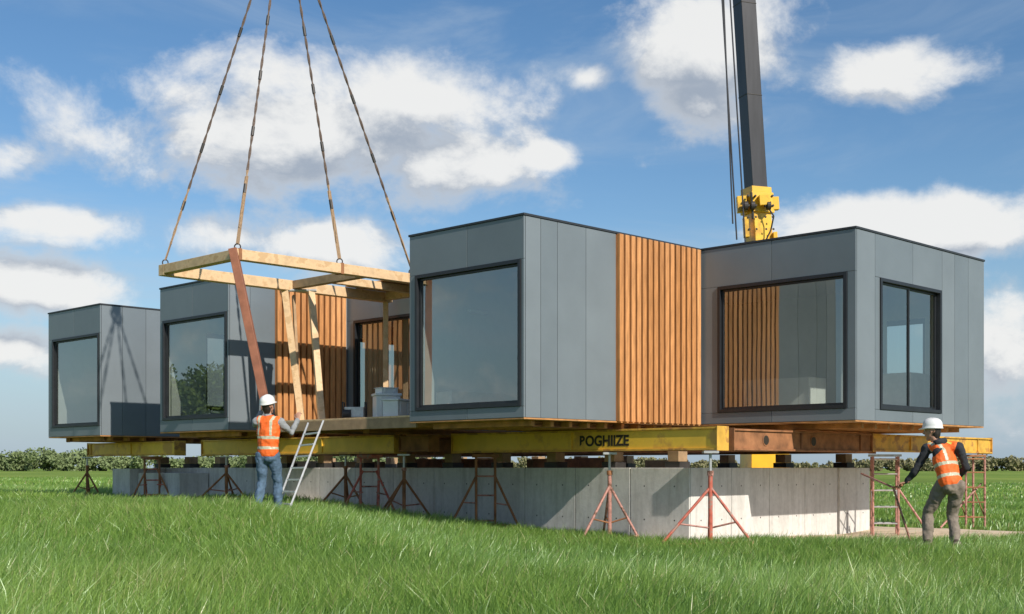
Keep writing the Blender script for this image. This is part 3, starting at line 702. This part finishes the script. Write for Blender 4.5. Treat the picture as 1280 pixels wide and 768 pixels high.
at=me.attributes.new('tint','FLOAT','POINT'); tint=np.clip(.4*rng.random(n)+.3*cl2+.15*cl+.15*cl3+ (rng.random(n)<.06)*.5,0,1); at.data.foreach_set('value',np.repeat(tint,5).astype(np.float32))
me.update(calc_edges=True)
m=bpy.data.materials.new('grass_blade'); m.use_nodes=True; nt=m.node_tree; nt.nodes.clear()
o=N(nt,'ShaderNodeOutputMaterial'); at=N(nt,'ShaderNodeAttribute',attribute_name='tint')
col=ramp(nt,at.outputs['Fac'],[(0,(.11,.22,.05)),(.45,(.22,.375,.075)),(.8,(.33,.48,.1)),(1,(.58,.54,.27))])
di=N(nt,'ShaderNodeBsdfDiffuse'); tr=N(nt,'ShaderNodeBsdfTranslucent'); gl=N(nt,'ShaderNodeBsdfGlossy'); gl.inputs['Roughness'].default_value=.4; gl.inputs[0].default_value=(.8,.9,.8,1)
nt.links.new(col,di.inputs[0]); nt.links.new(col,tr.inputs[0]); m1=N(nt,'ShaderNodeMixShader'); m1.inputs[0].default_value=.4; m2=N(nt,'ShaderNodeMixShader'); m2.inputs[0].default_value=.06
nt.links.new(di.outputs[0],m1.inputs[1]); nt.links.new(tr.outputs[0],m1.inputs[2]); nt.links.new(m1.outputs[0],m2.inputs[1]); nt.links.new(gl.outputs[0],m2.inputs[2]); nt.links.new(m2.outputs[0],o.inputs[0])
me.materials.append(m); link(bpy.data.objects.new('grass',me))
# ---------------- distant trees
def leafmat(name,c,c2):
    m,nt,b=newmat(name); f=noise(nt,.25,5,.7); nt.links.new(ramp(nt,f,[(.3,c),(.7,c2)]),b.inputs['Base Color']); b.inputs['Roughness'].default_value=.9; b.inputs['Specular IOR Level'].default_value=.1; return m
def leafcloud(C,per,leaf):
    C=np.array(C); m_=len(C)*per
    idx=np.repeat(np.arange(len(C)),per); dirs=rng.normal(size=(m_,3)); dirs/=np.linalg.norm(dirs,axis=1)[:,None]
    rr=C[idx,3]*rng.uniform(.45,1.15,m_); pc=C[idx,:3]+dirs*rr[:,None]*np.array([1,1,.8]); pc[:,2]=np.maximum(pc[:,2],.25)
    t1=rng.normal(size=(m_,3)); t1/=np.linalg.norm(t1,axis=1)[:,None]; t2=np.cross(t1,rng.normal(size=(m_,3))); t2/=np.linalg.norm(t2,axis=1)[:,None]
    s=leaf*rng.uniform(.6,1.3,m_)[:,None]
    return np.stack([pc+t1*s,pc+t2*s*.7,pc-t1*s,pc-t2*s*.7],1).reshape(-1,3), np.arange(m_*4).reshape(-1,4)
def treeline(name,specs,mt,leaf=.42):
    cs=[]; 
    for (x,y,h,wd) in specs:
        for _ in range(random.randint(6,9)):
            r=min(wd*random.uniform(.25,.5),h*.33); cs.append((x+random.gauss(0,wd*.6),y+random.gauss(0,wd*.5),min(h-r*.8,h*random.uniform(.2,.85)),r))
    vs,fs=leafcloud(cs,80,leaf)
    me=bpy.data.meshes.new(name); me.from_pydata(vs.tolist(),[],fs.tolist()); me.materials.append(mt); link(bpy.data.objects.new(name,me))
sp=[]
for i in range(190):
    x=-440+i*2.2; y=430+random.uniform(-16,16); sp.append((x,y,random.uniform(4.2,6.4)*(1.08+.22*math.sin(x*.07)+.14*math.sin(x*.19)),random.uniform(5,8)))
treeline('distant_trees',sp,leafmat('hazed_tree_foliage',(.13,.18,.08),(.24,.29,.13)),.5)  # foliage lightened: distance haze is mixed into the leaf colour
sp=[]
for i in range(170):
    x=-60+i*2.4; y=420+random.uniform(-8,8); sp.append((x,y,random.uniform(3.2,4.6)+1.0*math.sin(x*.05)+.5*math.sin(x*.17),random.uniform(4,7)))
treeline('hedgerow',sp,leafmat('hazed_hedge_foliage',(.18,.19,.1),(.29,.26,.14)),.48)  # hedge colour also carries distance haze, paler than the leaves
def tree(x,y,h):
    root=empty('broadleaf_tree'); g=float(gz(x,y)); m=MB(); top=Vector((x,y,g+h*.55)); base=Vector((x,y,g-.1))
    m.tube(base,base.lerp(top,.5),.24,M_bark,12,.17); m.tube(base.lerp(top,.5),top,.17,M_bark,10,.09); cs=[]
    for k in range(11):
        t=random.uniform(.45,1); s=base.lerp(top,t); an=k*2.4; e=s+Vector((math.cos(an),math.sin(an),random.uniform(.4,1.1)))*h*random.uniform(.16,.27)
        m.tube(s,e,.07,M_bark,8,.03)
        for _ in range(4): cs.append((e.x+random.gauss(0,h*.06),e.y+random.gauss(0,h*.06),e.z+random.gauss(0,h*.05),h*random.uniform(.06,.11)))
    m.out('trunk',root,smooth=True)
    vs,fs=leafcloud(cs,170,.13); me=bpy.data.meshes.new('crown'); me.from_pydata(vs.tolist(),[],fs.tolist()); me.materials.append(M_leaf); link(bpy.data.objects.new('crown',me),root)
M_leaf=leafmat('broadleaf_foliage',(.07,.11,.03),(.13,.18,.05))
for x,y,h in((-56,37,9.5),(-70,44,8),(-66,54,9),(-84,36,6.5)): tree(x,y,h)
# ---------------- world
W_=bpy.data.worlds.new('World'); S.world=W_; W_.use_nodes=True; nt=W_.node_tree; nt.nodes.clear()
sd_=Vector((.5787,-.8156,0)).normalized(); elv=math.radians(35); rot=math.atan2(sd_.x,sd_.y)
sky=N(nt,'ShaderNodeTexSky',sky_type='NISHITA'); sky.sun_disc=False; sky.sun_elevation=elv; sky.sun_rotation=rot; sky.altitude=100; sky.air_density=1.0; sky.dust_density=.4; sky.ozone_density=2.2
G=bpy.data.node_groups.new('cloud_density','ShaderNodeTree'); G.interface.new_socket('Vector',in_out='INPUT',socket_type='NodeSocketVector'); G.interface.new_socket('Density',in_out='OUTPUT',socket_type='NodeSocketFloat')
gi=N(G,'NodeGroupInput'); go=N(G,'NodeGroupOutput')
def mth(nt,op,a,b=None,c=None,clamp=False):
    n=N(nt,'ShaderNodeMath',operation=op); n.use_clamp=clamp
    for i,v in enumerate((a,b,c)):
        if v is None: continue
        if isinstance(v,(int,float)): n.inputs[i].default_value=v
        else: nt.links.new(v,n.inputs[i])
    return n.outputs[0]
sp_=N(G,'ShaderNodeSeparateXYZ'); G.links.new(gi.outputs[0],sp_.inputs[0])
az=mth(G,'ARCTAN2',sp_.outputs[0],sp_.outputs[1]); el=mth(G,'ARCSINE',sp_.outputs[2])
clouds=[(395,172,300,88,1.15),(520,125,180,56,1.15),(540,205,140,46,1.05),(895,60,120,75,1.15),(875,130,70,45,.95),(1110,92,100,44,1.2),(1150,285,200,45,1.15),(50,362,120,40,1.0),(15,435,90,34,.9),(685,192,50,22,1),(733,97,34,14,.5),(360,300,190,40,.75),(115,283,110,24,.65),(10,200,40,24,.65),(1262,440,80,80,.6)]
acc=None
for (x,y,w_,h_,am) in clouds:
    a0=math.atan((x-640)/1590); e0=math.atan((585-y)/1590*math.cos(a0)); ww=w_/1590; hh=h_/1590
    dx=mth(G,'MULTIPLY',mth(G,'SUBTRACT',az,a0),1/ww); dy=mth(G,'MULTIPLY',mth(G,'SUBTRACT',el,e0),1/hh)
    dd=mth(G,'SQRT',mth(G,'ADD',mth(G,'MULTIPLY',dx,dx),mth(G,'MULTIPLY',dy,dy)))
    mm=mth(G,'MULTIPLY',mth(G,'SUBTRACT',1.0,dd),am); acc=mm if acc is None else mth(G,'SMOOTH_MAX',acc,mm,.12)
mr=N(G,'ShaderNodeMapRange'); G.links.new(mth(G,'ABSOLUTE',az),mr.inputs[0]); mr.inputs[1].default_value=.42; mr.inputs[2].default_value=.8; mr.inputs[3].default_value=-1.0; mr.inputs[4].default_value=-.2
acc=mth(G,'MAXIMUM',mth(G,'MAXIMUM',acc,-1.0),mr.outputs[0])
mp=N(G,'ShaderNodeMapping'); mp.inputs['Scale'].default_value=(1,1,1.4); G.links.new(gi.outputs[0],mp.inputs[0])
nz=N(G,'ShaderNodeTexNoise'); nz.inputs['Scale'].default_value=9; nz.inputs['Detail'].default_value=9; nz.inputs['Roughness'].default_value=.62; nz.inputs['Distortion'].default_value=.2; G.links.new(mp.outputs[0],nz.inputs['Vector'])
den=mth(G,'ADD',mth(G,'MULTIPLY',acc,1.15),mth(G,'MULTIPLY',mth(G,'SUBTRACT',nz.outputs[0],.5),3.2)); G.links.new(den,go.inputs[0])
tc=N(nt,'ShaderNodeTexCoord')
def grp(vec):
    g=N(nt,'ShaderNodeGroup'); g.node_tree=G; nt.links.new(vec,g.inputs[0]); return g.outputs[0]
d0=grp(tc.outputs['Generated'])
va=N(nt,'ShaderNodeVectorMath',operation='ADD'); va.inputs[1].default_value=(.008,0,.028); nt.links.new(tc.outputs['Generated'],va.inputs[0]); d1=grp(va.outputs[0])
def ss(v,a,b):
    n=N(nt,'ShaderNodeMapRange',interpolation_type='SMOOTHSTEP'); nt.links.new(v,n.inputs[0]); n.inputs[1].default_value=a; n.inputs[2].default_value=b; return n.outputs[0]
alpha=ss(d0,-.22,.6)
lit=ss(mth(nt,'SUBTRACT',d0,d1),-.5,.5)
thin=ss(d0,.9,.1)
lit2=mth(nt,'MAXIMUM',lit,mth(nt,'MULTIPLY',thin,.5))
cm=N(nt,'ShaderNodeMixRGB'); nt.links.new(lit2,cm.inputs[0]); cm.inputs[1].default_value=(2.6,3.0,3.6,1); cm.inputs[2].default_value=(6.3,6.3,6.2,1)
mp=N(nt,'ShaderNodeMapping'); mp.inputs['Scale'].default_value=(1.5,1.5,6); mp.inputs['Rotation'].default_value=(0,.25,0); nt.links.new(tc.outputs['Generated'],mp.inputs[0])
nz=N(nt,'ShaderNodeTexNoise'); nz.inputs['Scale'].default_value=2.6; nz.inputs['Detail'].default_value=8; nz.inputs['Roughness'].default_value=.6; nz.inputs['Distortion'].default_value=.6; nt.links.new(mp.outputs[0],nz.inputs['Vector'])
ci=mth(nt,'MULTIPLY',ss(nz.outputs[0],.42,.74),.42)
hs=N(nt,'ShaderNodeHueSaturation'); hs.inputs['Saturation'].default_value=1.2; hs.inputs['Value'].default_value=.8; nt.links.new(sky.outputs[0],hs.inputs['Color'])
# aerial haze low on the horizon
sz=N(nt,'ShaderNodeSeparateXYZ'); nt.links.new(tc.outputs['Generated'],sz.inputs[0])
hz=mth(nt,'MULTIPLY',ss(sz.outputs[2],.2,-.02),.85)
x0=N(nt,'ShaderNodeMixRGB'); nt.links.new(hz,x0.inputs[0]); nt.links.new(hs.outputs[0],x0.inputs[1]); x0.inputs[2].default_value=(2.2,3.1,4.15,1)
x1=N(nt,'ShaderNodeMixRGB'); nt.links.new(ci,x1.inputs[0]); nt.links.new(x0.outputs[0],x1.inputs[1]); x1.inputs[2].default_value=(3.4,4.1,4.9,1)
x2=N(nt,'ShaderNodeMixRGB'); nt.links.new(mth(nt,'MULTIPLY',alpha,.95),x2.inputs[0]); nt.links.new(x1.outputs[0],x2.inputs[1]); nt.links.new(cm.outputs[0],x2.inputs[2])
bg=N(nt,'ShaderNodeBackground'); bg.inputs[1].default_value=.14; nt.links.new(x2.outputs[0],bg.inputs[0]); wo=N(nt,'ShaderNodeOutputWorld'); nt.links.new(bg.outputs[0],wo.inputs[0])
sl=bpy.data.lights.new('sun','SUN'); sl.energy=4.9; sl.angle=math.radians(.5); sl.color=(1,.93,.83); so=bpy.data.objects.new('sun',sl); link(so)
to=Vector((sd_.x*math.cos(elv),sd_.y*math.cos(elv),math.sin(elv))); so.rotation_euler=to.to_track_quat('Z','Y').to_euler(); so.location=(10,-10,20)
cam=bpy.data.cameras.new('camera'); cam.lens=1590/1280*36; cam.sensor_width=36; cam.shift_y=(585-384)/1280; cam.clip_end=8000; cam.clip_start=.1
co=bpy.data.objects.new('camera',cam); link(co); co.location=(0,0,EYE); co.rotation_euler=(math.pi/2,0,0); S.camera=co
S.view_settings.view_transform='Standard'; S.view_settings.look='None'; S.view_settings.exposure=0
